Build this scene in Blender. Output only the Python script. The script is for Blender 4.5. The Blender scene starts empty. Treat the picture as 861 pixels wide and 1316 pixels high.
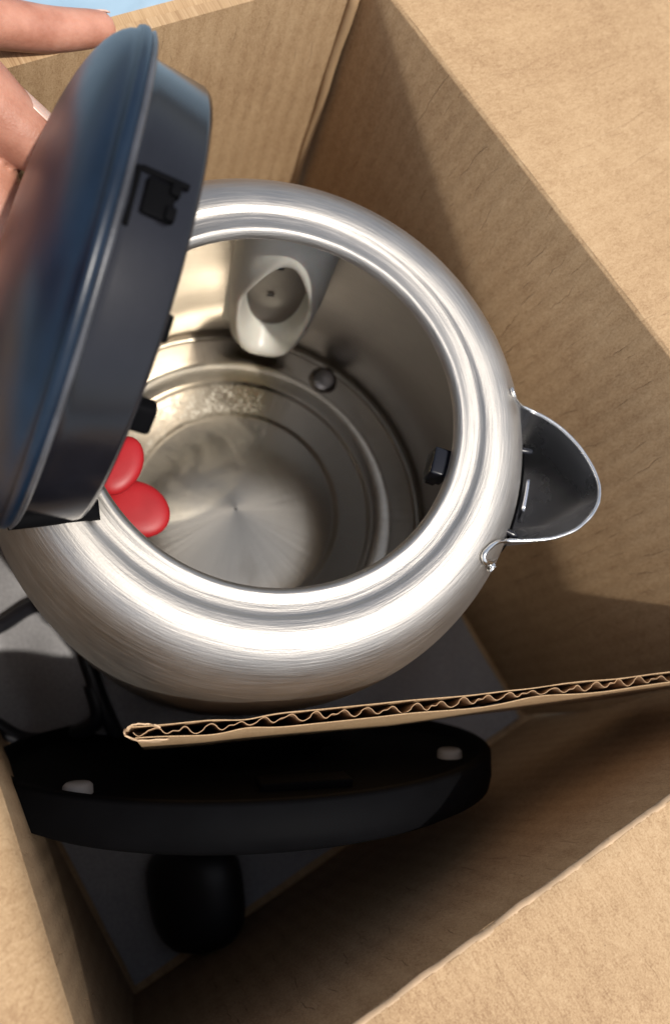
import bpy, bmesh, math, random
from mathutils import Vector, Matrix, noise
R_ = math.radians
random.seed(7)
scn = bpy.context.scene
col = scn.collection

# ------------------------------------------------------------------ camera
F_PX, CX, CY = 1000.0, 430.5, 658.0
RX = Vector((0.97541921, 0.05743964, 0.21273939))     # rows: camera (right, down, forward) -> world
RY = Vector((0.0, -0.96542908, 0.26066585))
RZ = Vector((0.22035735, -0.25425848, -0.94169807))
CAM = Vector((-0.03065004, -0.09151878, 0.35970914))
cam_d = bpy.data.cameras.new('camera')
cam = bpy.data.objects.new('camera', cam_d); col.objects.link(cam)
right = Vector((RX[0], RY[0], RZ[0])); down = Vector((RX[1], RY[1], RZ[1])); fwd = Vector((RX[2], RY[2], RZ[2]))
m = Matrix.Identity(4)
for i in range(3):
    m[i][0] = right[i]; m[i][1] = -down[i]; m[i][2] = -fwd[i]; m[i][3] = CAM[i]
cam.matrix_world = m
cam_d.sensor_fit = 'VERTICAL'; cam_d.sensor_height = 24.0; cam_d.lens = F_PX / 1316.0 * 24.0
cam_d.clip_start = 0.005; cam_d.clip_end = 100
cam_d.dof.use_dof = True; cam_d.dof.focus_distance = 0.222; cam_d.dof.aperture_fstop = 6.5
scn.camera = cam

# ------------------------------------------------------------------ sky, sun, exposure
SUN_DIR = Vector((0.515, -0.857, 0)) * -0.50 + Vector((0.857, 0.515, 0)) * -0.10 + Vector((0, 0, -1.0))
SUN_DIR.normalize()
elev = math.asin(-SUN_DIR.z)
world = bpy.data.worlds.new('World'); scn.world = world; world.use_nodes = True
wn = world.node_tree; bg = wn.nodes['Background']
sky = wn.nodes.new('ShaderNodeTexSky'); sky.sky_type = 'NISHITA'; sky.sun_disc = False
sky.sun_elevation = elev
sky.sun_rotation = math.atan2(-SUN_DIR.x, -SUN_DIR.y)
sky.dust_density = 2.5; sky.air_density = 1.0; sky.ozone_density = 1.0
hs = wn.nodes.new('ShaderNodeHueSaturation'); hs.inputs['Saturation'].default_value = .55
wn.links.new(sky.outputs[0], hs.inputs['Color']); wn.links.new(hs.outputs[0], bg.inputs[0]); bg.inputs[1].default_value = 0.125
sl = bpy.data.lights.new('sun', 'SUN'); sl.energy = 3.0; sl.angle = R_(1.2); sl.color = (1.0, 0.95, 0.87)
so = bpy.data.objects.new('sun', sl); col.objects.link(so)
so.rotation_euler = SUN_DIR.to_track_quat('-Z', 'Y').to_euler()
scn.view_settings.view_transform = 'Standard'; scn.view_settings.look = 'None'
scn.view_settings.gamma = 1.0; scn.view_settings.exposure = 0.40
scn.cycles.max_bounces = 10; scn.cycles.diffuse_bounces = 6; scn.cycles.glossy_bounces = 6
scn.cycles.use_denoising = True

# ------------------------------------------------------------------ helpers
def P(px, py, z):
    a, b = (px - CX) / F_PX, (py - CY) / F_PX
    d = Vector((RX[0]*a + RX[1]*b + RX[2], RY[0]*a + RY[1]*b + RY[2], RZ[0]*a + RZ[1]*b + RZ[2]))
    return CAM + d * ((z - CAM.z) / d.z)
def W(p): return Vector((p @ Vector((RX)), 0, 0))
UA = Vector((0.857, 0.515, 0)); VA = Vector((0.515, -0.857, 0))
def B(u, v, z): return UA * u + VA * v + Vector((0, 0, z))      # box coordinates -> world

def empty(name, loc=(0, 0, 0)):
    o = bpy.data.objects.new(name, None); o.location = loc; o.empty_display_size = 0.02
    col.objects.link(o); return o
def tag(o, label=None, cat=None, group=None, kind=None):
    if label: o['label'] = label
    if cat: o['category'] = cat
    if group: o['group'] = group
    if kind: o['kind'] = kind
    return o
def link(name, me, mat=None, parent=None, smooth=True):
    if mat: me.materials.append(mat)
    if smooth:
        for p in me.polygons: p.use_smooth = True
    o = bpy.data.objects.new(name, me); col.objects.link(o)
    if parent:
        o.parent = parent
        if parent.type == 'EMPTY': o.location = -Vector(parent.location)
    return o
def mesh(name, verts, faces, uvs=None):
    me = bpy.data.meshes.new(name); me.from_pydata([tuple(v) for v in verts], [], faces); me.update()
    if uvs:
        l = me.uv_layers.new(name='UVMap')
        for lp in me.loops: l.data[lp.index].uv = uvs[lp.vertex_index]
    return me
def grid_faces(nu, nv, off=0, wrap=False, flip=False):
    fs = []
    for i in range(nu if wrap else nu - 1):
        for j in range(nv - 1):
            a = off + i*nv + j; b = off + ((i+1) % nu)*nv + j
            f = (a, b, b+1, a+1); fs.append(f[::-1] if flip else f)
    return fs
def lathe(name, prof, mat, parent=None, n=128, M=None, smooth=True):
    vs = []
    for i in range(n):
        a = 2*math.pi*i/n
        for r, z in prof: vs.append(Vector((r*math.cos(a), r*math.sin(a), z)))
    if M is not None: vs = [M @ v for v in vs]
    return link(name, mesh(name, vs, grid_faces(n, len(prof), wrap=True)), mat, parent, smooth)
def smooth_path(pts, k=8):
    out = []
    n = len(pts)
    for i in range(n-1):
        p0 = pts[max(i-1, 0)]; p1 = pts[i]; p2 = pts[i+1]; p3 = pts[min(i+2, n-1)]
        for s in range(k):
            t = s/k
            out.append(0.5*((2*p1) + (p2-p0)*t + (2*p0-5*p1+4*p2-p3)*t*t + (3*p1-p0-3*p2+p3)*t**3))
    out.append(pts[-1]); return out
def frames(pts):
    ts = []
    for i in range(len(pts)):
        t = (pts[min(i+1, len(pts)-1)] - pts[max(i-1, 0)]).normalized(); ts.append(t)
    n = ts[0].orthogonal().normalized(); fr = []
    for t in ts:
        n = (n - t*n.dot(t)).normalized(); fr.append((t, n, t.cross(n)))
    return fr
def tube_data(pts, rad, n=12, flat=1.0, cap=True):
    fr = frames(pts); vs = []; fs = []
    for i, (p, (t, a, b)) in enumerate(zip(pts, fr)):
        r = rad[i] if isinstance(rad, (list, tuple)) else rad
        for k in range(n):
            q = 2*math.pi*k/n; vs.append(p + a*r*math.cos(q) + b*r*flat*math.sin(q))
    fs = [(i*n+k, i*n+(k+1) % n, (i+1)*n+(k+1) % n, (i+1)*n+k) for i in range(len(pts)-1) for k in range(n)]
    if cap:
        fs.append(tuple(range(n))[::-1]); fs.append(tuple((len(pts)-1)*n+k for k in range(n)))
    return vs, fs
def tube(name, pts, rad, mat, parent=None, n=12, flat=1.0):
    vs, fs = tube_data(pts, rad, n, flat); return link(name, mesh(name, vs, fs), mat, parent)
def merge(parts):
    V, Fc = [], []
    for v, f in parts:
        o = len(V); V += list(v); Fc += [tuple(i+o for i in q) for q in f]
    return V, Fc
def slab(name, pts, nu, nv, th, uvs, mat, parent, smooth=True):
    """pts: grid of points (list nu*nv) of the seen face; th: thickness pushed along the back normal"""
    me0 = mesh(name, pts, grid_faces(nu, nv), uvs)
    back = [v.co - Vector(v.normal)*th for v in me0.vertices]
    bpy.data.meshes.remove(me0)
    vs = list(pts) + back; fs = grid_faces(nu, nv) + grid_faces(nu, nv, nu*nv, flip=True)
    N = nu*nv
    for i in range(nu-1):
        fs.append((i*nv, N+i*nv, N+(i+1)*nv, (i+1)*nv))
        fs.append(((i+1)*nv+nv-1, N+(i+1)*nv+nv-1, N+i*nv+nv-1, i*nv+nv-1))
    for j in range(nv-1):
        fs.append((j, j+1, N+j+1, N+j))
        a = (nu-1)*nv; fs.append((a+j+1, a+j, N+a+j, N+a+j+1))
    me = mesh(name, vs, fs, list(uvs)+list(uvs))
    o = link(name, me, mat, parent, smooth)
    if smooth:
        md = o.modifiers.new('edges', 'EDGE_SPLIT'); md.split_angle = R_(40)
    return o
def box_data(c, sx, sy, sz, M=None, bev=0.0):
    bm = bmesh.new(); bmesh.ops.create_cube(bm, size=1.0)
    for v in bm.verts: v.co = Vector((v.co.x*sx, v.co.y*sy, v.co.z*sz))
    if bev: bmesh.ops.bevel(bm, geom=bm.edges[:], offset=bev, segments=3, affect='EDGES', profile=0.6)
    bm.verts.index_update()
    vs = [v.co.copy() + Vector(c) for v in bm.verts]; fs = [tuple(v.index for v in f.verts) for f in bm.faces]
    bm.free()
    if M is not None: vs = [M @ v for v in vs]
    return vs, fs

# ------------------------------------------------------------------ materials
class N:
    def __init__(s, name):
        s.m = bpy.data.materials.new(name); s.m.use_nodes = True; s.t = s.m.node_tree; s.b = s.t.nodes['Principled BSDF']
    def n(s, k, **kw):
        x = s.t.nodes.new(k)
        for a, v in kw.items(): setattr(x, a, v)
        return x
    def l(s, a, b): s.t.links.new(a, b)
    def math(s, op, a, b=None, c=None, clamp=False):
        x = s.n('ShaderNodeMath', operation=op, use_clamp=clamp)
        for i, v in enumerate((a, b, c)):
            if v is None: continue
            if isinstance(v, (int, float)): x.inputs[i].default_value = v
            else: s.l(v, x.inputs[i])
        return x.outputs[0]
    def noise(s, vec, scale, detail=4, rough=.5, dist=0):
        x = s.n('ShaderNodeTexNoise'); x.inputs['Scale'].default_value = scale; x.inputs['Detail'].default_value = detail
        x.inputs['Roughness'].default_value = rough; x.inputs['Distortion'].default_value = dist
        if vec is not None: s.l(vec, x.inputs['Vector'])
        return x.outputs['Fac']
    def ramp(s, fac, stops):
        x = s.n('ShaderNodeValToRGB'); e = x.color_ramp.elements
        e[0].position = stops[0][0]; e[0].color = (*stops[0][1], 1)
        e[1].position = stops[-1][0]; e[1].color = (*stops[-1][1], 1)
        for p, c in stops[1:-1]:
            q = e.new(p); q.color = (*c, 1)
        s.l(fac, x.inputs[0]); return x.outputs['Color']
    def bump(s, h, strength, dist, normal=None):
        x = s.n('ShaderNodeBump'); x.inputs['Strength'].default_value = strength; x.inputs['Distance'].default_value = dist
        s.l(h, x.inputs['Height'])
        if normal is not None: s.l(normal, x.inputs['Normal'])
        return x.outputs['Normal']
    def set(s, **kw):
        for k, v in kw.items():
            k = k.replace('_', ' ')
            if isinstance(v, (int, float)): s.b.inputs[k].default_value = v
            elif isinstance(v, tuple): s.b.inputs[k].default_value = (*v, 1) if len(v) == 3 else v
            else: s.l(v, s.b.inputs[k])
        return s
def comb(s, x, y, z):
    c = s.n('ShaderNodeCombineXYZ')
    for i, v in enumerate((x, y, z)):
        if isinstance(v, (int, float)): c.inputs[i].default_value = v
        else: s.l(v, c.inputs[i])
    return c.outputs[0]

def kraft(name, dark=(.27, .160, .080), mid=(.42, .278, .150), light=(.51, .358, .212), cracks=1.0, flute=0.0):
    s = N(name); uv = s.n('ShaderNodeUVMap'); sp = s.n('ShaderNodeSeparateXYZ'); s.l(uv.outputs[0], sp.inputs[0])
    U, V = sp.outputs[0], sp.outputs[1]
    base = comb(s, U, V, 0.0)
    fib = s.noise(comb(s, s.math('MULTIPLY', U, 1000.0), s.math('MULTIPLY', V, 420.0), 0.0), 1.0, 5, .75, 1.0)
    spot = s.noise(base, 60.0, 5, .65)
    big = s.noise(base, 14.0, 3, .5)
    fine = s.noise(base, 1900.0, 2, .6)
    wcol = s.math('SINE', s.math('MULTIPLY', s.math('ADD', U, s.math('MULTIPLY', s.noise(base, 18.0, 2), .0035)), 2*math.pi/.0074))
    mix = s.math('ADD', s.math('ADD', s.math('MULTIPLY', fib, .42), s.math('MULTIPLY', fine, .30)), s.math('ADD', s.math('MULTIPLY', spot, .16), s.math('ADD', s.math('MULTIPLY', big, .12), s.math('MULTIPLY', wcol, .006+.05*flute))))
    c = s.ramp(mix, [(.39, dark), (.52, mid), (.64, light)])
    # short cracks across the flutes: thin, broken lines along V
    def lines(per, sd, wid, gu, gv, thr):
        x = s.math('ADD', s.math('MULTIPLY', U, per), s.math('ADD', s.math('MULTIPLY', s.noise(comb(s, s.math('ADD', U, sd), V, 0.0), 14.0, 2), 3.0), s.math('MULTIPLY', s.noise(base, 160.0, 2), .35)))
        d = s.math('ABSOLUTE', s.math('SUBTRACT', s.math('FRACT', x), .5))
        ln_ = s.math('SUBTRACT', 1.0, s.math('MULTIPLY', d, wid), clamp=True)
        g = s.noise(comb(s, s.math('MULTIPLY', U, gu), s.math('MULTIPLY', V, gv), sd), 1.0, 3, .55)
        return s.math('MULTIPLY', ln_, s.math('MULTIPLY', s.math('SUBTRACT', g, thr), 9.0, clamp=True))
    crack = s.math('MULTIPLY', s.math('MAXIMUM', lines(132.0, 1.7, 32.0, 150.0, 48.0, .53), lines(260.0, 4.1, 18.0, 210.0, 75.0, .58)), cracks)
    mx = s.n('ShaderNodeMix', data_type='RGBA', blend_type='MULTIPLY'); mx.inputs[0].default_value = 0
    s.l(s.math('MULTIPLY', crack, .7), mx.inputs[0]); s.l(c, mx.inputs[6]); mx.inputs[7].default_value = (.45, .33, .25, 1)
    # specks of dark fibre
    sk = s.noise(base, 900.0, 2, .5)
    sk = s.math('MULTIPLY', s.math('SUBTRACT', sk, .72), 14.0, clamp=True)
    mx2 = s.n('ShaderNodeMix', data_type='RGBA', blend_type='MULTIPLY'); s.l(s.math('MULTIPLY', sk, .7), mx2.inputs[0])
    s.l(mx.outputs[2], mx2.inputs[6]); mx2.inputs[7].default_value = (.25, .18, .14, 1)
    wave = s.math('SINE', s.math('MULTIPLY', s.math('ADD', U, s.math('MULTIPLY', s.noise(base, 18.0, 2), .0035)), 2*math.pi/.0074))
    h = s.math('ADD', s.math('MULTIPLY', fib, .14), s.math('MULTIPLY', crack, -1.2))
    h = s.math('ADD', h, s.math('MULTIPLY', wave, flute))
    h = s.math('ADD', h, s.math('ADD', s.math('MULTIPLY', fine, .22), s.math('MULTIPLY', s.noise(base, 260.0, 3, .6), .30)))
    s.set(Base_Color=mx2.outputs[2], Roughness=.78, Normal=s.bump(h, 1.0, .00022), Specular_IOR_Level=.35)
    return s.m
K_FLAP = kraft('kraft_flap', cracks=.35, flute=.03)  # same colours as the walls, only fainter cracks and flutes
K_WALL = kraft('kraft_wall', cracks=.8, flute=.16)
K_BACK = kraft('kraft_wall_ribbed', cracks=.6, flute=.26)

def cyl_coords(s):
    tc = s.n('ShaderNodeTexCoord'); sp = s.n('ShaderNodeSeparateXYZ'); s.l(tc.outputs['Object'], sp.inputs[0])
    x, y, z = sp.outputs
    ang = s.math('ARCTAN2', y, x)
    r = s.math('SQRT', s.math('ADD', s.math('MULTIPLY', x, x), s.math('MULTIPLY', y, y)))
    return tc, x, y, z, ang, r
def steel(name, col_=(.60, .585, .56), rough=.30, aniso=.6, scratch=.35, gr=1300.0, dirt=0.0):
    s = N(name); tc, x, y, z, ang, r = cyl_coords(s)
    g = s.noise(comb(s, s.math('MULTIPLY', ang, 5.0), s.math('MULTIPLY', r, gr), s.math('MULTIPLY', z, gr)), 1.0, 3, .6)
    g2 = s.noise(tc.outputs['Object'], 45.0, 4, .6)
    g3 = s.noise(tc.outputs['Object'], 1500.0, 2, .5)
    rg = s.math('ADD', rough, s.math('ADD', s.math('MULTIPLY', s.math('SUBTRACT', g, .5), .3), s.math('MULTIPLY', s.math('SUBTRACT', g2, .5), .22)))
    tn = s.n('ShaderNodeTangent', direction_type='RADIAL', axis='Z')
    h = s.math('ADD', g, s.math('MULTIPLY', g3, .25))
    gb = s.noise(comb(s, s.math('MULTIPLY', ang, 9.0), s.math('MULTIPLY', r, gr*2.6), s.math('MULTIPLY', z, gr*2.6)), 1.0, 2, .6)
    cc = s.ramp(s.math('ADD', s.math('MULTIPLY', g2, .25), s.math('ADD', s.math('MULTIPLY', g, .3), s.math('MULTIPLY', gb, .45))), [(.36, tuple(c*.86 for c in col_)), (.64, tuple(min(1, c*1.08) for c in col_))])
    s.set(Base_Color=cc, Metallic=1.0, Roughness=rg, Anisotropic=aniso, Tangent=tn.outputs[0], Normal=s.bump(h, scratch, .00012))
    return s.m
M_STEEL = steel('brushed_steel', col_=(.57, .535, .49), rough=.56, aniso=.45, scratch=1.0)
M_INNER = steel('inner_steel', col_=(.44, .405, .37), rough=.36, aniso=.3, scratch=.3)
def base_mat():
    s = N('spun_steel_scale_lit_wedge'); tc, x, y, z, ang, r = cyl_coords(s)
    ob = tc.outputs['Object']
    g = s.noise(comb(s, s.math('MULTIPLY', ang, 1.5), s.math('MULTIPLY', r, 1200.0), 0.0), 1.0, 3, .6)
    blot = s.noise(ob, 42.0, 6, .62, .6)
    sm = s.noise(ob, 320.0, 4, .6)
    # chalky scale sits in a ring between the two pressed steps
    ring = s.math('MULTIPLY', s.math('SUBTRACT', 1.0, s.math('MULTIPLY', s.math('ABSOLUTE', s.math('SUBTRACT', r, .053)), 95.0), clamp=True), 1.6, clamp=True)
    sc = s.math('MULTIPLY', ring, s.math('MULTIPLY', s.math('SUBTRACT', s.math('ADD', s.math('MULTIPLY', blot, .35), s.math('MULTIPLY', s.noise(ob, 750.0, 4, .7), .75)), .53), 7.0, clamp=True))
    lit_sect = s.math('MULTIPLY', s.math('ADD', s.math('COSINE', s.math('SUBTRACT', ang, 2.45)), -.45), 3.2, clamp=True)  # angular wedge where the plate's bright light is put into the colour
    spoke = s.noise(comb(s, s.math('MULTIPLY', s.math('COSINE', ang), 2.6), s.math('MULTIPLY', s.math('SINE', ang), 2.6), 0.0), 1.0, 5, .7)
    film_lit = s.math('MULTIPLY', s.math('ADD', s.math('SUBTRACT', blot, .56), s.math('MULTIPLY', lit_sect, .16)), 2.2, clamp=True)  # tan film, biased to the painted wedge of light
    sc = s.math('MULTIPLY', sc, s.math('ADD', .12, lit_sect), clamp=True)  # real scale, mostly kept inside the painted light wedge
    edge = s.math('MULTIPLY', s.math('SUBTRACT', 1.0, s.math('MULTIPLY', s.math('ABSOLUTE', s.math('SUBTRACT', blot, .50)), 40.0), clamp=True), s.math('LESS_THAN', r, .047))
    mx = s.n('ShaderNodeMix', data_type='RGBA'); s.l(film_lit, mx.inputs[0]); mx.inputs[6].default_value = (.68, .61, .49, 1); mx.inputs[7].default_value = (.66, .57, .43, 1)
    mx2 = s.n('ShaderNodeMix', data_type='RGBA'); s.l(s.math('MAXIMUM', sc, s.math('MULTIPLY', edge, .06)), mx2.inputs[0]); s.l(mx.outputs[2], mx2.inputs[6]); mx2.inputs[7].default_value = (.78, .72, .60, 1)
    met = s.math('SUBTRACT', 1.0, s.math('MULTIPLY', s.math('MAXIMUM', s.math('MAXIMUM', sc, s.math('MULTIPLY', edge, .05)), s.math('MULTIPLY', film_lit, .40)), .85))
    tn = s.n('ShaderNodeTangent', direction_type='RADIAL', axis='Z')
    rg = s.math('ADD', .28, s.math('MULTIPLY', film_lit, .12))
    h = s.math('ADD', s.math('ADD', s.math('MULTIPLY', g, .3), s.math('MULTIPLY', s.math('MULTIPLY', spoke, r), 85.0)), s.math('MULTIPLY', sc, s.math('MULTIPLY', sm, .9)))
    s.set(Base_Color=mx2.outputs[2], Metallic=met, Roughness=rg, Anisotropic=.85, Tangent=tn.outputs[0], Normal=s.bump(h, .4, .0003))
    return s.m
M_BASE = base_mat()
def simple(name, c, rough=.5, metal=0.0, spec=.5, bump=0.0, bscale=600.0, sss=0.0, var=0.0, coat=0.0):
    s = N(name); tc = s.n('ShaderNodeTexCoord'); nz = s.noise(tc.outputs['Object'], bscale, 4, .6); n2 = s.noise(tc.outputs['Object'], 60.0, 4, .6)
    cc = s.ramp(n2, [(.3, tuple(q*(1-var) for q in c)), (.7, tuple(min(1, q*(1+var)) for q in c))])
    s.set(Base_Color=cc, Roughness=s.math('ADD', rough, s.math('MULTIPLY', s.math('SUBTRACT', n2, .5), .15)), Metallic=metal, Specular_IOR_Level=spec, Coat_Weight=coat)
    if bump: s.set(Normal=s.bump(nz, bump, .0002))
    if sss: s.set(Subsurface_Weight=sss, Subsurface_Scale=.004); s.b.inputs['Subsurface Radius'].default_value = (1, .35, .2)
    return s.m
M_LID = simple('black_satin_plastic', (.004, .012, .026), .34, spec=.40, bump=.12, bscale=1800, var=.25)
M_SKIRT = simple('black_gloss_plastic', (.008, .008, .011), .20, spec=.45, bump=.08, bscale=900, var=.2)
M_BLACK = simple('black_matte_plastic', (.0025, .0025, .003), .7, spec=.04, bump=.1, var=.2)
M_MIRROR = simple('polished_steel', (.70, .71, .74), .27, metal=1.0, bump=.03, bscale=300, var=.08)
M_EDGE = simple('bare_steel_edge', (.80, .79, .76), .22, metal=1.0, bump=.2, bscale=1200)
M_PEARL = simple('milky_plastic', (.54, .515, .455), .38, sss=.3, bump=.05, var=.08)
M_RED = simple('red_plastic', (.36, .010, .014), .50, bump=.03, var=.12)
M_RUBBER = simple('white_rubber', (.30, .29, .28), .6, var=.08)
M_CORD = simple('black_cord_rubber', (.008, .008, .011), .5, bump=.1)
M_FLUTE = simple('flute_paper', (.40, .25, .135), .8, bump=.5, var=.15)
M_LINER = simple('liner_edge_paper', (.52, .36, .22), .8, bump=.5, var=.15)

# ------------------------------------------------------------------ ground
s = N('pale_blue_sheet'); tc = s.n('ShaderNodeTexCoord'); a = s.noise(tc.outputs['Object'], 9.0, 4, .5, .8)
s.set(Base_Color=s.ramp(a, [(.35, (.26, .38, .48)), (.65, (.36, .48, .57))]), Roughness=.6, Normal=s.bump(a, .8, .02))
M_GROUND = s.m
nn = 61; gp = []
for i in range(nn):
    for j in range(nn):
        x, y = (i/(nn-1)-.5)*8, (j/(nn-1)-.5)*8
        gp.append(Vector((x, y, -.0565)))
tag(link('ground', mesh('ground', gp, grid_faces(nn, nn)), M_GROUND), kind='structure')

# ------------------------------------------------------------------ cardboard box
ZT, ZB, TH = .155, -.050, .0038
box = empty('cardboard_box', B(0, .02, ZB))
tag(box, 'open brown cardboard box with its flaps folded outward, holding the kettle', 'box')
def wall(name, top, bot, uwid, inward, mat, nu=60, nv=40, bulge=None, fn=None):
    """top(t), bot(t) -> world points; t along the fold"""
    pts, uvs = [], []
    for i in range(nu):
        t = i/(nu-1); a, b = bot(t), top(t)
        for j in range(nv):
            q = j/(nv-1); p = a.lerp(b, q)
            if fn: p = fn(t, q)
            if bulge: p = p + inward*bulge(t, q)
            pts.append(p); uvs.append((t*uwid, q*.205))
    return slab(name, pts, nu, nv, TH, uvs, mat, box)
def lin(a, b): return lambda t: a.lerp(b, t)
def rnoise(p, sc, seed=0): return noise.noise(Vector((p[0]*sc+seed*7.3, p[1]*sc-seed*3.1, p[2]*sc if len(p) > 2 else seed)))
def wavy(amp, sc, sd): return lambda t, q: amp*noise.noise(Vector((t*sc, q*sc*.7, sd)))*math.sin(math.pi*min(q*1.05, 1))
# fold lines (u, v at the top) and foot lines
BR, FR = (.1063, -.1238), (.1337, .1564)
FL, BL = (-.1235, .1457), (-.092, -.1238)
# right wall, buckled along a crease that runs down from the back corner
def right_fn(t, q):
    v = -.1318 + .294*t; z = ZB + (ZT-ZB)*q
    zc_ = ZT - .44*(v+.1238)
    ul = .0995 + .033*(z-ZB); ut = .1063 + (v+.1238)*.0979
    if v < -.1235: u = ul
    else:
        uc = .0995 + .033*(zc_-ZB); sl2 = (ut-uc)/(ZT-zc_+1e-5) - .033; w_ = .0012 + .05*(v+.1235)**1.2
        d_ = z-zc_; u = ul + sl2*.5*(d_ + math.sqrt(d_*d_+w_*w_))*(1.0 if d_ > 0 else 1.0)
    return B(u, v, z)
# right wall (inner face looks towards -u): points run back -> front
wall('wall', lin(B(.1055, -.1318, ZT), B(.1342, .1622, ZT)), lin(B(.0995, -.136, ZB), B(.0995, .171, ZB)), .285, -UA, K_WALL, nu=150, nv=110, bulge=wavy(.0008, 5, 1.3), fn=right_fn)
# front wall: right -> left
wall('wall', lin(B(*FR, ZT), B(*FL, ZT)), lin(B(.113, .165, ZB), B(-.136, .165, ZB)), .25, -VA, K_WALL, bulge=wavy(.0012, 4, 5.1))
# left wall: front -> back, its top edge curves
def lt(t):
    v = FL[1] + (BL[1]-FL[1])*t
    u = (-.1235, -.1182, -.1099, -.100, -.092)
    k = t*4; i = min(int(k), 3); return B(u[i]+(u[i+1]-u[i])*(k-i), v, ZT)
def lt_s(t):  # softened
    v = FL[1] + (BL[1]-FL[1])*t
    if v > .0575: u = -.1099 - .154*(v-.0575)
    else: u = -.1099 + (.0575-v)*.06
    return B(u, v, ZT)
wall('wall', lambda t: lt_s(t*1.04-.02), lin(B(-.136, .171, ZB), B(-.136, -.134, ZB)), .285, UA, K_WALL)
# back wall: left -> right, ends in a rounded roll just short of the corner
wall('wall', lin(B(*BL, ZT+.001), B(BR[0]-.0045, BR[1], ZT+.001)), lin(B(-.136, -.128, ZB), B(.0995-.0045, -.128, ZB)), .21, VA, K_BACK, bulge=wavy(.0015, 4, 9.7))
ra = [B(BR[0]-.0032, BR[1]+.0005, ZT-.001), B(.0995-.0032, -.128+.0005, ZB)]
tube('corner_roll', [ra[0].lerp(ra[1], i/20) + Vector((.0003*math.sin(i*1.3), .0003*math.cos(i*1.9), 0)) for i in range(21)], .0021, K_BACK, box, 10)
# bottom
bp = [B(-.14, -.132, ZB), B(-.14, .169, ZB), B(.118, -.132, ZB), B(.118, .169, ZB)]
slab('bottom', [bp[1], bp[0], bp[3], bp[2]], 2, 2, .004, [(0, 0), (0, .3), (.24, 0), (.24, .3)], K_WALL, box, smooth=False)
# flaps: a fold arc of radius fr, then the sheet
def flap(name, fold, out, length, fr, uwid, mat, droop=0.0, lean=0.0, nu=70, jag=0.0, seed=0, warp=.002):
    prof = []
    for k in range(7):
        a = math.pi/2*k/6; prof.append((fr*(1-math.cos(a))*1.0, fr*math.sin(a)-fr))
    nl = 26
    for k in range(1, nl+1): prof.append((fr+length*k/nl, -math.sin(droop)*length*k/nl))
    pts, uvs = [], []
    L = 0
    for i in range(nu):
        t = i/(nu-1); p0 = fold(t); d = 0; last = None
        for k, (x, z) in enumerate(prof):
            w = noise.noise(Vector((t*3.0, x*18, seed)))*warp*min(1, x/.04) if x > fr else 0
            j = jag*noise.noise(Vector((t*60, k*.7, seed+3)))*(1 if 2 <= k <= 6 else 0)
            p = p0 + out*x + Vector((0, 0, z + fr - (.0004 if x < fr*.5 else 0) + w + j))
            if last is not None: d += (p-last).length
            last = p; pts.append(p); uvs.append((t*uwid, .205 + d))
    return slab(name, pts, nu, len(prof), -TH if False else TH, uvs, mat, box)
flap('flap', lin(B(*BR, ZT), B(*FR, ZT)), UA, .125, .0012, .285, K_FLAP, seed=1, warp=.004, jag=.0002, lean=.24)
flap('flap', lin(B(*FR, ZT), B(*FL, ZT)), VA, .125, .0014, .25, K_FLAP, seed=2, jag=.0003)
flap('flap', lt_s, -UA, .11, .011, .285, K_FLAP, seed=3)
# back flap hangs down outside
hb0 = lambda t: B(BL[0]+(BR[0]-BL[0])*t, BR[1]-.0062, 0)
pts, uvs = [], []
for i in range(20):
    for j in range(12):
        q = j/11; pts.append(hb0(i/19) - VA*(.002+.022*q) + Vector((0, 0, ZT+.0005-.11*q))); uvs.append((i/19*.21, q*.11))
slab('flap', pts, 20, 12, TH, uvs, K_FLAP, box)
# torn paper ridge along the front fold
pts, uvs = [], []
nr = 420
for i in range(nr):
    t = i/(nr-1); p = B(*FR, ZT).lerp(B(*FL, ZT), t)
    a = noise.noise(Vector((t*55, 0, 4))); b = noise.noise(Vector((t*190, 3, 4)))
    h = .0001 + .0009*max(0, a-.05) + .0006*abs(b)*(1 if a > -.1 else 0); off = .0006 + .0005*noise.noise(Vector((t*25, 8, 1)))
    pts += [p + VA*(off-.0006)+Vector((0, 0, .0004)), p + VA*(off)+Vector((0, 0, .0012+h)), p + VA*(off+.0009+.0003*b)+Vector((0, 0, .0013))]
    uvs += [(t*.25, .0), (t*.25, .001), (t*.25, .003)]
link('torn_crease', mesh('torn_crease', pts, grid_faces(nr, 3), uvs), M_LINER, box)

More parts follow.
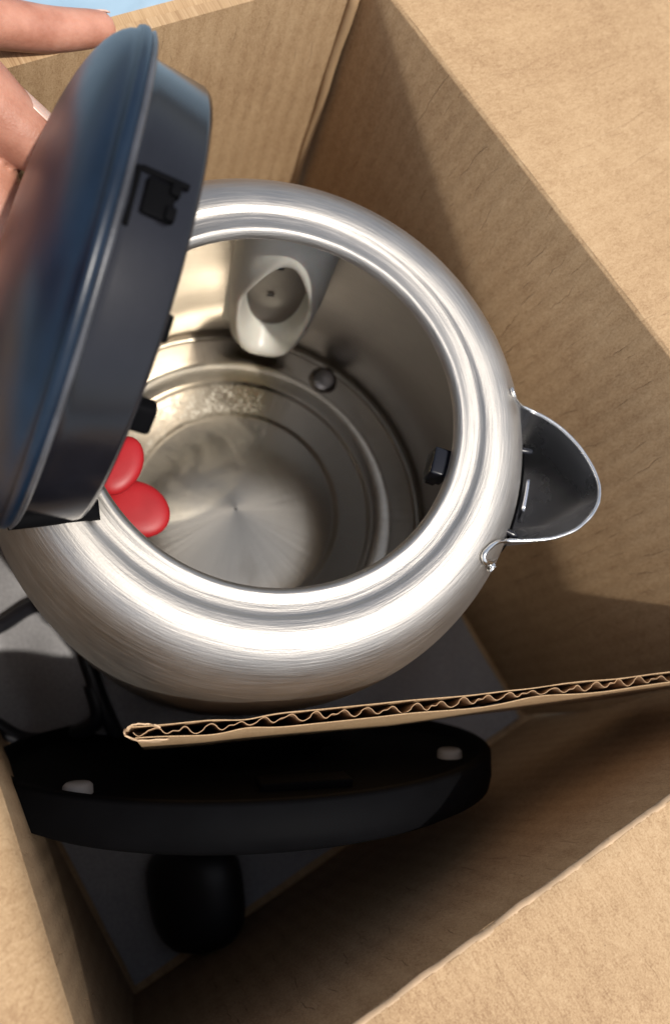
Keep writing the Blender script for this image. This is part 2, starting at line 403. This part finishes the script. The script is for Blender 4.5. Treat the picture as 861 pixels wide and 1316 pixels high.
# ------------------------------------------------------------------ torn divider panel standing between kettle and front
panel = empty('corrugated_divider', B(0, .1, .03))
tag(panel, 'torn corrugated cardboard divider with open flutes along its top edge, beside the kettle', 'cardboard')
cl = [P(*q, .137) for q in ((172, 941), (260, 935), (340, 926), (500, 911), (600, 901), (700, 888), (800, 877), (880, 868), (960, 858))]
cl = smooth_path(cl, 40)
LEN = [0]
for i in range(1, len(cl)): LEN.append(LEN[-1] + (cl[i]-cl[i-1]).length)
def at_len(s_):
    s_ = max(0, min(s_, LEN[-1]-1e-6)); lo = 0
    import bisect
    i = min(bisect.bisect_right(LEN, s_)-1, len(cl)-2); f = (s_-LEN[i])/(LEN[i+1]-LEN[i]); return cl[i].lerp(cl[i+1], f)
total = LEN[-1]
pn_fwd = Vector((.35, -.94, 0)).normalized()       # towards the front of the box
TILT = .07
def psheet(name, off, th, mat, seed, height=.075, n=380, nv=14, flute=None):
    pts, uvs = [], []
    for i in range(n):
        sl_ = total*i/(n-1); c = at_len(sl_)
        top = .0006*noise.noise(Vector((sl_*180, seed, 0))) + .0010*max(0, noise.noise(Vector((sl_*60, seed, 5)))-.1)
        if name != 'flute': top += .0005
        wob = .0007*noise.noise(Vector((sl_*45, seed*.3, 2)))
        o = off if flute is None else flute(sl_)
        crush = 1.0 - .45*math.exp(-((sl_-.030)/.006)**2) - .35*math.exp(-((sl_-.118)/.010)**2)
        for j in range(nv):
            q = (j/(nv-1))**1.5; zz = -q*height
            k = 1-(1-crush)*math.exp(-q*8)
            pts.append(c + pn_fwd*(o*k + wob*math.exp(-q*4) - zz*TILT) + Vector((0, 0, zz + (top if j == 0 else 0))))
            uvs.append((sl_, .2+zz))
    return slab(name, pts, n, nv, th, uvs, mat, panel)
psheet('front_liner', .0018, .0003, K_FLAP, 2.0)
psheet('back_liner', -.0018, .0003, K_FLAP, 6.0)
def fl_wave(s_):
    ph = (s_ + .0008*noise.noise(Vector((s_*90, 1, 1))))/.0074*2*math.pi
    w = math.sin(ph + .75*math.sin(ph) + .5*noise.noise(Vector((s_*200, 4, 4))))
    w = w*.75 + .25*math.sin(ph*.5)*math.sin(ph)
    return (.0013+.0004*noise.noise(Vector((s_*70, 9, 1))))*math.copysign(abs(w)**.7, w)
psheet('flute', 0, .00018, M_FLUTE, 9.0, height=.03, n=760, nv=5, flute=fl_wave)
# crumpled torn end
e0 = at_len(0); ex = (at_len(.01)-at_len(0)).normalized()
path2 = [(.0085, .0024), (.0040, .0027), (.0002, .0023), (-.0028, .0007), (-.0014, -.0013), (.0012, -.0024), (.0050, -.0020), (.0072, -.0012)]
sp2 = smooth_path([Vector((a, b, 0)) for a, b in path2], 5); pts, uvs = [], []
for i, q in enumerate(sp2):
    for j in range(14):
        zz = -.022*(j/13)**1.3; w_ = noise.noise(Vector((i*.35, j*.5, 3)))*.0007
        top = .0012*noise.noise(Vector((i*.55, 1, 7))) + .0006 if j == 0 else 0
        sh_ = 1 - .25*(j/13)
        pts.append(e0 + ex*(q.x*sh_ + w_) + pn_fwd*(q.y*sh_ + w_ - zz*TILT) + Vector((0, 0, zz+top))); uvs.append((i*.001, .2+zz))
slab('torn_end', pts, len(sp2), 14, .0004, uvs, M_LINER, panel)

# ------------------------------------------------------------------ grey cloth lining the box under the kettle
def cloth_h(x, y):
    r = math.hypot(x, y)
    v_ = x*VA.x + y*VA.y; u_ = x*UA.x + y*UA.y
    m_ = 1/(1+math.exp((r-.112)/.009))
    h = -.0475 + .042*m_
    left = 1/(1+math.exp((x+.05)/.02)) * (1/(1+math.exp((-y-.125)/.012)))
    ridge = 1-abs(noise.noise(Vector((x*16+1, y*9, 2.2))))*2.2
    h += left*(.016*max(0, ridge) + .008*noise.noise(Vector((x*40, y*22, 5))))*(.35+.65*(1-m_))
    h += .0012*noise.noise(Vector((x*55, y*55, 1)))
    return h
nx = 130; gp = []
for i in range(nx):
    for j in range(nx):
        u, v = -.1335+.229*i/(nx-1), -.125+.286*j/(nx-1)
        p = B(u, v, 0); gp.append(Vector((p.x, p.y, cloth_h(p.x, p.y))))
s = N('grey_cloth'); tc = s.n('ShaderNodeTexCoord'); a = s.noise(tc.outputs['Object'], 700.0, 3, .6)
s.set(Base_Color=s.ramp(a, [(.3, (.24, .23, .235)), (.7, (.33, .32, .32))]), Roughness=.85, Normal=s.bump(a, .5, .0003))
M_CLOTH = s.m
o = link('cloth_lining', mesh('cloth_lining', gp, grid_faces(nx, nx)), M_CLOTH)
tag(o, 'crumpled grey cloth covering the bottom of the box under the kettle', 'cloth')

# ------------------------------------------------------------------ power base leaning behind the divider
pc = P(318, 953, .037)
pn = Vector((-.04, math.cos(R_(8.5)), math.sin(R_(8.5)))).normalized()
px_ = Vector((1, 0, 0)); px_ = (px_ - pn*px_.dot(pn)).normalized(); py_ = pn.cross(px_)
PM = Matrix(((px_.x, py_.x, pn.x, pc.x), (px_.y, py_.y, pn.y, pc.y), (px_.z, py_.z, pn.z, pc.z), (0, 0, 0, 1)))
pb = empty('base_stand', P(318, 957, -.045)); tag(pb, 'round black kettle power base standing on edge behind the cardboard divider', 'stand')
RB = .095
lathe('housing', [(0, -.0155), (RB-.006, -.0155), (RB-.001, -.013), (RB, -.009), (RB, -.001), (RB-.001, 0), (RB-.004, .0002), (RB-.006, -.0035), (RB-.012, -.004), (.05, -.004), (.047, -.0025), (.03, -.0025), (.028, -.006), (0, -.006)], M_BLACK, pb, 128, PM)
for an in (222, -22, 90):
    q = R_(an); M2 = PM @ Matrix.Translation((math.cos(q)*.0795, math.sin(q)*.0795, -.004))
    if an != 90: q2 = M2
    lathe('rubber_foot', [(0, .0032), (.0038, .0032), (.0046, .0024), (.0048, 0)], M_RUBBER, pb, 24, M2)
rb = PM @ Matrix.Translation((.012, -.06, -.004))
vs, fs = box_data((0, 0, .001), .03, .012, .003, rb, .0008); link('cord_guide', mesh('cord_guide', vs, fs), M_BLACK, pb)

plug = empty('power_plug', P(255, 1150, -.046)); tag(plug, 'rounded black power plug lying on the grey cloth below the power base', 'plug')
c0 = P(252, 1150, -.030)
d0 = (P(262, 1215, -.03)-P(245, 1095, -.03)).normalized(); s0 = Vector((0, 0, 1)).cross(d0)
vs_, rr = [], []
for k in range(13):
    t = k/12; vs_.append(c0 + d0*(t-.5)*.050); rr.append(.0255*(1-abs(2*t-1)**3.2)**.5*(1 - .12*t)+.001)
tube('plug_body', vs_, rr, M_CORD, plug, 28, .62)
tl = smooth_path([c0 - d0*.022, c0 - d0*.034 + Vector((0, 0, -.002)), P(262, 1050, -.036), P(300, 1000, -.038), P(330, 950, -.040)], 8)
tube('plug_lead', tl, .0036, M_CORD, plug, 12)
def clz(px, py, dz=.004):
    z = -.03
    for _ in range(5):
        p = P(px, py, z); z = cloth_h(p.x, p.y)+dz
    return P(px, py, z)
cordt = empty('black_cable', clz(20, 795)); tag(cordt, 'thick black power cord looping over the grey cloth beside the kettle', 'cord')
cp = [clz(-90, 850), clz(-40, 825), clz(5, 802), clz(50, 778), clz(95, 800), clz(112, 850), clz(128, 895), clz(148, 940), clz(175, 985), clz(200, 1030)]
tube('cord', smooth_path(cp, 10), .0034, M_CORD, cordt, 12)
# strap-like loop seen at the left edge, above the base
cp = [clz(-60, 900, .006), clz(-15, 925, .008), clz(30, 950, .010), clz(80, 948, .010), clz(125, 925, .007), clz(118, 880, .004)]
tube('cord', smooth_path(cp, 10), .0036, M_CORD, cordt, 12)

# ------------------------------------------------------------------ kettle
kt = empty('electric_kettle', (0, 0, -.004)); tag(kt, 'round brushed steel electric kettle with its black lid propped open', 'kettle')
def shoulder(Rm=.089, zc=.095, r0=.066, z0=.1502, p=2.4, n=26):
    out = []
    for k in range(n+1):
        a = math.pi/2*k/n
        out.append((r0+(Rm-r0)*math.sin(a)**(2/p), zc+(z0-zc)*max(0.0, math.cos(a))**(2/p)))
    return out
sh = shoulder()
lip = [(.0554, .1462), (.0556, .1472), (.0562, .1484), (.0569, .1492), (.0578, .1494), (.0587, .1489), (.0593, .1488), (.0600, .1486), (.0607, .1486), (.0612, .1486), (.0618, .1487), (.0624, .1486), (.0630, .1488), (.0636, .1489), (.0642, .1496), (.0650, .1500)]
body_prof = lip + sh[1:] + [(.0892, .07), (.0892, .03), (.089, .008), (.0875, .003)]
def body_r(z):
    for (r1, z1), (r2, z2) in zip(sh, sh[1:]+[(.0892, -1)]):
        if z1 >= z >= z2: return r1+(r2-r1)*(z1-z)/max(1e-9, z1-z2)
    return sh[0][0]
lathe('body', body_prof, M_STEEL, kt, 256)
lathe('bottom_ring', [(.0876, .0032), (.0884, -.001), (.0875, -.004), (0, -.0042)], M_BLACK, kt, 96)
inner_prof = [(.0870, .0175), (.0872, .03), (.0872, .08), (.0862, .098), (.0835, .115), (.0775, .132), (.0690, .1405), (.0600, .1450), (.0554, .1463)]
lathe('inner_wall', inner_prof, M_INNER, kt, 192)
def inner_r(z):
    pr = inner_prof
    for (r1, z1), (r2, z2) in zip(pr, pr[1:]):
        if z1 <= z <= z2: return r1+(r2-r1)*(z-z1)/(z2-z1)
    return .087
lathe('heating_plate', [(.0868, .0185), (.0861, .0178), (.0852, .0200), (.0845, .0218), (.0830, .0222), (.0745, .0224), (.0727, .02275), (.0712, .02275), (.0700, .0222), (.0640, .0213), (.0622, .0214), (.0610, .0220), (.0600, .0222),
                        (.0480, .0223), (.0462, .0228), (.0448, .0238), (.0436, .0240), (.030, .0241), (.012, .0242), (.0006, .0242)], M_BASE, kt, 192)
sp_ = P(415, 489, .0225)
lathe('round_stud', [(0, .0032), (.0045, .0030), (.0062, .0020), (.0070, 0)], M_INNER, kt, 32, Matrix.Translation((sp_.x, sp_.y, .0222)))  # shallow round stud on the plate, same steel as the inner wall

# milky housing on the inner wall
az = R_(84); rho = Vector((math.cos(az), math.sin(az), 0)); tau = Vector((-math.sin(az), math.cos(az), 0))
na, nz_ = 64, 110; pts = []
Z0, Z1, HW = .036, .1405, .0195
def gauge_r(a, z):
    zc_, hz = (Z0+Z1)/2, (Z1-Z0)/2+.002
    wz = HW*(.80+.20*min(1, (z-Z0)/.05))
    q = 1-min(1, abs(a/wz))**2.8; zq = (z-zc_)/hz
    q2 = 1-abs(min(0, zq))**2.6
    depth = .0245*max(0, q)**.42*max(0, q2)**.40
    depth *= 1-.05*(zq+1)/2
    # opening
    ox, oz = a/(.0120 - .0028*max(0, (z-.090)/.02)), (z-.086)/.033
    d = (abs(ox)**2.3+abs(oz)**2.3)**(1/2.3)
    lipf = math.exp(-((d-1.22)/.16)**2)*.0012
    rec = 1/(1+math.exp((d-1)*26))*.0185
    return depth + lipf - rec
for i in range(na):
    a = (i/(na-1)*2-1)*HW*1.0
    for j in range(nz_):
        z = Z0+(Z1-Z0)*j/(nz_-1)
        ir = math.sqrt(max(0, inner_r(z)**2-a*a))
        r = min(ir+.0003, .0848 - gauge_r(a, z))
        pts.append(rho*r + tau*a + Vector((0, 0, z)))
gh = link('gauge_housing', mesh('gauge_housing', pts, grid_faces(na, nz_)), M_PEARL, kt)
pts = []
for i in range(24):
    for j in range(24):
        aa_, zz_ = (i/23*2-1), (j/23*2-1); k_ = 1/max(1, (abs(aa_)**2.3+abs(zz_)**2.3)**(1/2.3))
        pts.append(rho*(.0845-.0075) + tau*(aa_*k_*.0120) + Vector((0, 0, .086+zz_*k_*.033)))
link('opening_shade', mesh('opening_shade', pts, grid_faces(24, 24)), simple('opening_shade_brown', (.10, .075, .06), .3, bump=.05, var=.2), gh)  # dark sheet filling the opening, shade of the recess put into its colour
M_HOLE = simple('vent_shadow_brown', (.045, .032, .026), .5)
for zz, aa in ((.098, .001), (.078, .002)):
    c = rho*(.0845-.0080) + tau*aa + Vector((0, 0, zz))
    Mx = Matrix.Translation(c) @ (-rho).to_track_quat('Z', 'Y').to_matrix().to_4x4() @ Matrix.Diagonal((1.6, .7, 1, 1))
    lathe('vent_hole', [(0, .0006), (.0008, .0005), (.0011, 0)], M_HOLE, gh, 16, Mx)

# red floats inside
for (px, py, z, rx, ry, rot) in ((176, 654, .098, .0116, .0094, -28), (154, 598, .114, .0070, .0104, -20)):
    c = P(px, py, z); V, Fc = [], []
    for i in range(28):
        for j in range(15):
            a = 2*math.pi*i/28; b = -math.pi/2+math.pi*j/14
            sx = math.copysign(abs(math.cos(b))**.5, math.cos(b))
            q = Vector((rx*math.cos(a)*sx, ry*math.sin(a)*sx, .0028*math.sin(b)))
            q.rotate(Matrix.Rotation(R_(rot), 3, 'Z')); V.append(c+q)
    link('red_float', mesh('red_float', V, grid_faces(28, 15, wrap=True)), M_RED, kt)
# black catch under the rim, spout side
ca = R_(-15); Mx = Matrix.Rotation(ca, 4, 'Z') @ Matrix.Translation((.0538, 0, .1405))
V1, F1 = box_data((0, 0, 0), .0062, .0092, .0085, Mx, .0009); V2, F2 = box_data((.0005, 0, -.006), .004, .007, .006, Mx, .0008)
Vm, Fm = merge([(V1, F1), (V2, F2)]); link('lid_catch', mesh('lid_catch', Vm, Fm), M_SKIRT, kt)

# ---- spout
rim_px = [(657, 499), (660, 508), (668, 520), (682, 528), (700, 537), (719, 550), (735, 565), (749, 582), (760, 600), (768, 620), (769, 640), (764, 655), (753, 669), (740, 680), (725, 687), (708, 692), (690, 694), (670, 695), (650, 695), (638, 697), (627, 705), (621, 714), (623, 722), (630, 725)]
rim = []
for i, q in enumerate(rim_px):
    t = i/(len(rim_px)-1); z = .1400 + .0035*math.sin(math.pi*t)
    for k in range(60):
        w_ = P(*q, z)
        if math.hypot(w_.x, w_.y) > body_r(z)+.0010 or z > .1495: break
        z += .0003
    rim.append(P(*q, z))
rim = smooth_path(rim, 5)
mirror = M_MIRROR
az0 = R_(-12)
pts = []; nr, nk = len(rim), 22
az1, az2 = R_(6), R_(-29)
for i, p in enumerate(rim):
    t = i/(nr-1)
    # foot of this rib: on a V down the body
    w = abs(2*t-1)
    fz = .088 + .046*w**1.7
    fa = az0 + (az1-az0)*max(0, 1-2*t)**1.2 + (az2-az0)*max(0, 2*t-1)**1.2
    fr = body_r(fz)-.0006
    foot = Vector((fr*math.cos(fa), fr*math.sin(fa), fz))
    outw = Vector((math.cos(az0), math.sin(az0), 0))
    for k in range(nk):
        q = k/(nk-1)
        b = p.lerp(foot, q)
        bul = math.sin(math.pi*q)*(1-w)*.006
        pts.append(b + outw*bul - Vector((0, 0, bul*.8)))
spout = slab('spout', pts, nr, nk, .0006, [(0, 0)]*len(pts), mirror, kt)
tube('rim_edge', [p + Vector((0, 0, .0002)) for p in rim], [.00055 + .00025*abs(noise.noise(p*300)) + .0006*(i_/len(rim))**9 for i_, p in enumerate(rim)], M_EDGE, spout, 8)
# raw torn tip of the curled end
tp = [rim[-1] + Vector((.0008*math.sin(k*2.1), .0009*math.cos(k*1.7)-.0004*k, .0002*k)) for k in range(6)]
tube('burr', tp, [.0008, .0011, .0009, .0012, .0008, .0003], M_EDGE, spout, 7)
# strainer behind the spout: dark plate following the body with a raised rib and two pins
def on_body(a_deg, z, dr): r = body_r(z)+dr; return Vector((r*math.cos(R_(a_deg)), r*math.sin(R_(a_deg)), z))
pts = []
for i in range(20):
    for j in range(8): pts.append(on_body(-2-23*i/19, .1365-.024*j/7, .0004+.0006*(1-j/7)))
st = slab('strainer', pts[::-1], 20, 8, .0005, [(0, 0)]*160, M_BLACK, kt)
pts = []
for i in range(10):
    for j in range(5): pts.append(on_body(-10.5-7*i/9, .1385-.012*j/4, .0032))
link('strainer_rib', mesh('strainer_rib', pts, grid_faces(10, 5)), M_MIRROR, st).modifiers.new('t', 'SOLIDIFY').thickness = .001
for ad in (-4.0, -24.0):
    a_, b_ = on_body(ad, .1385, -.002), on_body(ad, .1385, .0036)
    tube('pin', [a_.lerp(b_, k/6) for k in range(7)], [.0011]*5+[.001, .0006], M_SKIRT, st, 12)

# ---- lid (built round its own axis, then turned up)
LC = Vector((-.0578, .0161, .1705)); la, le = -.1298, -.2709
ln = Vector((math.cos(le)*math.cos(la), math.cos(le)*math.sin(la), math.sin(le)))
lx = ln.cross(Vector((0, 0, 1))).normalized(); ly = ln.cross(lx)
LM = Matrix(((lx.x, ly.x, ln.x, LC.x), (lx.y, ly.y, ln.y, LC.y), (lx.z, ly.z, ln.z, LC.z), (0, 0, 0, 1)))
LR = .0636
dome = [(0.0001, -.0182)] + [(LR*math.sin(math.pi/2*k/18)*.985, -.0182*math.cos(math.pi/2*k/18)**.9) for k in range(1, 18)] + [(LR*.992, -.0022), (LR, -.0012), (LR, -.0002), (LR-.0008, .0006)]
lid = lathe('lid', dome, M_LID, kt, 160, LM)
lathe('lid_trim', [(LR-.0008, .0006), (LR-.0002, .0012), (LR-.0014, .0020), (LR-.0045, .0022), (LR-.0052, .0016)], simple('lid_trim_worn', (.05, .052, .06), .35, bump=.6, bscale=500, var=.5), lid, 160, LM)
lathe('lid_skirt', [(LR-.0045, .0014), (.0590, .0016), (.0582, .0040), (.0576, .0150), (.0570, .0162), (.0560, .0164), (.0552, .0156), (.0545, .010), (.0, .0095)], M_SKIRT, lid, 160, LM)
def proj(p):
    d = p-CAM; c = Vector((sum(d[i]*(RX, RY, RZ)[i][k] for i in range(3)) for k in range(3)))
    return (c.x/c.z*F_PX+CX, c.y/c.z*F_PX+CY)
def skirt_ang(px, py, h):
    best = None
    for k in range(720):
        a = math.pi*2*k/720; p = LM @ Vector((.0578*math.cos(a), .0578*math.sin(a), h)); q = proj(p)
        nr_ = LM.to_3x3() @ Vector((math.cos(a), math.sin(a), 0))
        if nr_.dot(CAM-p) <= 0: continue
        d = (q[0]-px)**2+(q[1]-py)**2
        if best is None or d < best[0]: best = (d, a)
    return best[1] if best else 0
aL = skirt_ang(200, 265, .008)
def lid_box(name, ang, r, h, sr, st_, sh_, bev=.0005, mat=M_SKIRT, par=None):
    Mx = LM @ Matrix.Rotation(ang, 4, 'Z') @ Matrix.Translation((r, 0, h))
    vs, fs = box_data((0, 0, 0), sr, st_, sh_, Mx, bev); return link(name, mesh(name, vs, fs), mat, par or lid)
lid_box('latch_frame', aL, .0577, .0032, .0022, .0130, .0012, .0005, M_BLACK)
lid_box('latch_frame', aL-.11, .0577, .0085, .0020, .0014, .0100, .0005, M_BLACK)
lt_ = lid_box('latch', aL-.02, .0578, .0082, .0022, .0080, .0062, .0008, M_BLACK)
lid_box('latch_hook', aL+.02, .0584, .0108, .0030, .0030, .0022, .0006, M_BLACK, lt_)
lid_box('latch_hook', aL-.07, .0584, .0108, .0030, .0028, .0022, .0006, M_BLACK, lt_)
a2 = skirt_ang(180, 548, .0155); lid_box('seal_lug', a2, .0535, .0178, .005, .007, .0058, .0014, M_BLACK)
a3 = skirt_ang(218, 425, .0155); lid_box('seal_lug', a3, .0545, .0163, .004, .006, .0024, .0008, M_BLACK)
# hinge barrel and black hinge block at the foot of the lid
hp = LM @ Vector((0, 0, 0))
low = skirt_ang(60, 650, .010)
hb1, hb2 = P(10, 668, .150), P(128, 655, .150)
tube('hinge_block', [hb1.lerp(hb2, k/8) for k in range(9)], .0028, M_BLACK, kt, 12)
tube('hinge_pin', [P(-14, 640, .158), P(2, 656, .157), P(14, 672, .1555)], [.0024, .0028, .0020], M_MIRROR, kt, 12)
# handle on the far side, behind the lid
hd = Vector((math.cos(R_(170)), math.sin(R_(170)), 0))
hpts = smooth_path([hd*.084+Vector((0, 0, .132)), hd*.104+Vector((0, 0, .134)), hd*.122+Vector((0, 0, .118)), hd*.127+Vector((0, 0, .085)), hd*.120+Vector((0, 0, .05)), hd*.104+Vector((0, 0, .03)), hd*.087+Vector((0, 0, .028))], 6)
tube('handle', hpts, .0085, M_BLACK, kt, 20, 1.3)

# ------------------------------------------------------------------ hand
def caps(pts, rad, flat=1.0):
    pp = smooth_path(pts, 6); n = len(pts); rr = []
    for i in range(len(pp)):
        t = i/6; k = min(int(t), n-2); rr.append(rad[k]+(rad[k+1]-rad[k])*(t-k))
    # rounded ends
    def endcap(p, d, r): return [(p + d*r*math.sin(a), r*math.cos(a)) for a in (R_(25), R_(50), R_(70), R_(84))]
    d1 = (pp[-1]-pp[-2]).normalized(); d0_ = (pp[0]-pp[1]).normalized()
    tail = endcap(pp[-1], d1, rr[-1]); head = endcap(pp[0], d0_, rr[0])[::-1]
    pp = [q[0] for q in head]+pp+[q[0] for q in tail]; rr = [q[1] for q in head]+rr+[q[1] for q in tail]
    return tube_data(pp, rr, 18, flat)
WR = P(-460, -10, .190)
mc = [P(-175, 0, .176), P(-200, 90, .165), P(-215, 180, .150), P(-225, 260, .136)]
chains = [
    ([WR, P(-300, -10, .186), mc[0], P(-85, 14, .173), P(-15, 27, .166), P(62, 38, .160), P(128, 37, .156)], [.020, .015, .0098, .0082, .0072, .0064, .0052]),   # index, stretched out
    ([WR, P(-330, 60, .180), mc[1], P(-90, 190, .158), P(-18, 248, .150), P(10, 320, .142), P(20, 370, .137)], [.020, .015, .0110, .0105, .0108, .0085, .0064]),
    ([WR, P(-340, 120, .170), mc[2], P(-115, 290, .142), P(-60, 355, .135), P(-30, 420, .127)], [.019, .015, .0105, .0095, .0085, .0062]),
    ([WR, P(-350, 170, .160), mc[3], P(-170, 370, .126), P(-125, 430, .118), P(-95, 475, .112)], [.018, .0135, .0095, .0082, .0070, .0055]),
    ([WR, P(-300, -30, .198), P(-190, -20, .190), P(-100, 48, .180), P(-15, 132, .168), P(50, 190, .160)], [.019, .016, .0125, .0112, .0102, .0080]),   # thumb
    ([P(-1500, -200, .27), P(-900, -90, .225), WR], [.032, .028, .021]),
    ([mc[0], mc[1], mc[2], mc[3]], [.009, .0105, .0105, .009]),
    ([P(-300, 30, .180), P(-300, 130, .165), P(-310, 190, .155)], [.014, .015, .013]),
    ([P(-240, 40, .175), P(-250, 130, .162), P(-262, 200, .150)], [.012, .013, .012]),
]
V, Fc = merge([caps(a, b) for a, b in chains])
s = N('skin'); tc = s.n('ShaderNodeTexCoord'); ob = tc.outputs['Object']
a = s.noise(ob, 90.0, 5, .6); b = s.noise(ob, 1400.0, 3, .6)
wr_ = s.noise(comb(s, s.math('MULTIPLY', s.n('ShaderNodeSeparateXYZ').outputs[0], 1.0), 0.0, 0.0), 1.0)
s.set(Base_Color=s.ramp(a, [(.3, (.34, .135, .085)), (.55, (.47, .22, .15)), (.75, (.54, .28, .20))]), Roughness=.48, Subsurface_Weight=.25, Subsurface_Scale=.004,
      Normal=s.bump(s.math('ADD', b, s.math('MULTIPLY', s.noise(ob, 350.0, 3, .6), .8)), .35, .0003))
s.b.inputs['Subsurface Radius'].default_value = (1, .35, .2)
hand = link('person', mesh('person', V, Fc), s.m)
md = hand.modifiers.new('skin', 'REMESH'); md.mode = 'VOXEL'; md.voxel_size = .0011; md.use_smooth_shade = True
md2 = hand.modifiers.new('soften', 'SMOOTH'); md2.factor = .6; md2.iterations = 6
tag(hand, 'bare left hand reaching in from the left, pushing the black lid open', 'person')
def nail(c, d, nrm, w, l):
    d = d.normalized(); nrm = (nrm-d*nrm.dot(d)).normalized(); sd = d.cross(nrm); pts = []
    for i in range(9):
        for j in range(9):
            a_ = (i/8*2-1); b_ = j/8*2-1
            pts.append(c + sd*w*a_*math.sqrt(max(0, 1-max(0, abs(b_)-.3)**2*.8)) + d*l*b_ + nrm*(-w*.45*a_*a_ + .0001))
    o_ = link('fingernail', mesh('fingernail', pts, grid_faces(9, 9)), M_NAIL, hand)
    sd_ = o_.modifiers.new('t', 'SOLIDIFY'); sd_.thickness = .0005; sd_.offset = 0; return o_
M_NAIL = simple('nail', (.62, .40, .33), .3, sss=.2)
nd = P(128, 37, .156)-P(62, 38, .160)
nail(P(120, 37, .1562)+Vector((-.0008, .0050, 0)), nd, Vector((0, 1, 0)), .0040, .0046)
nd = P(50, 190, .160)-P(-15, 132, .168)
nail(P(58, 140, .1655), nd, Vector((.62, .70, .35)), .0058, .0066)
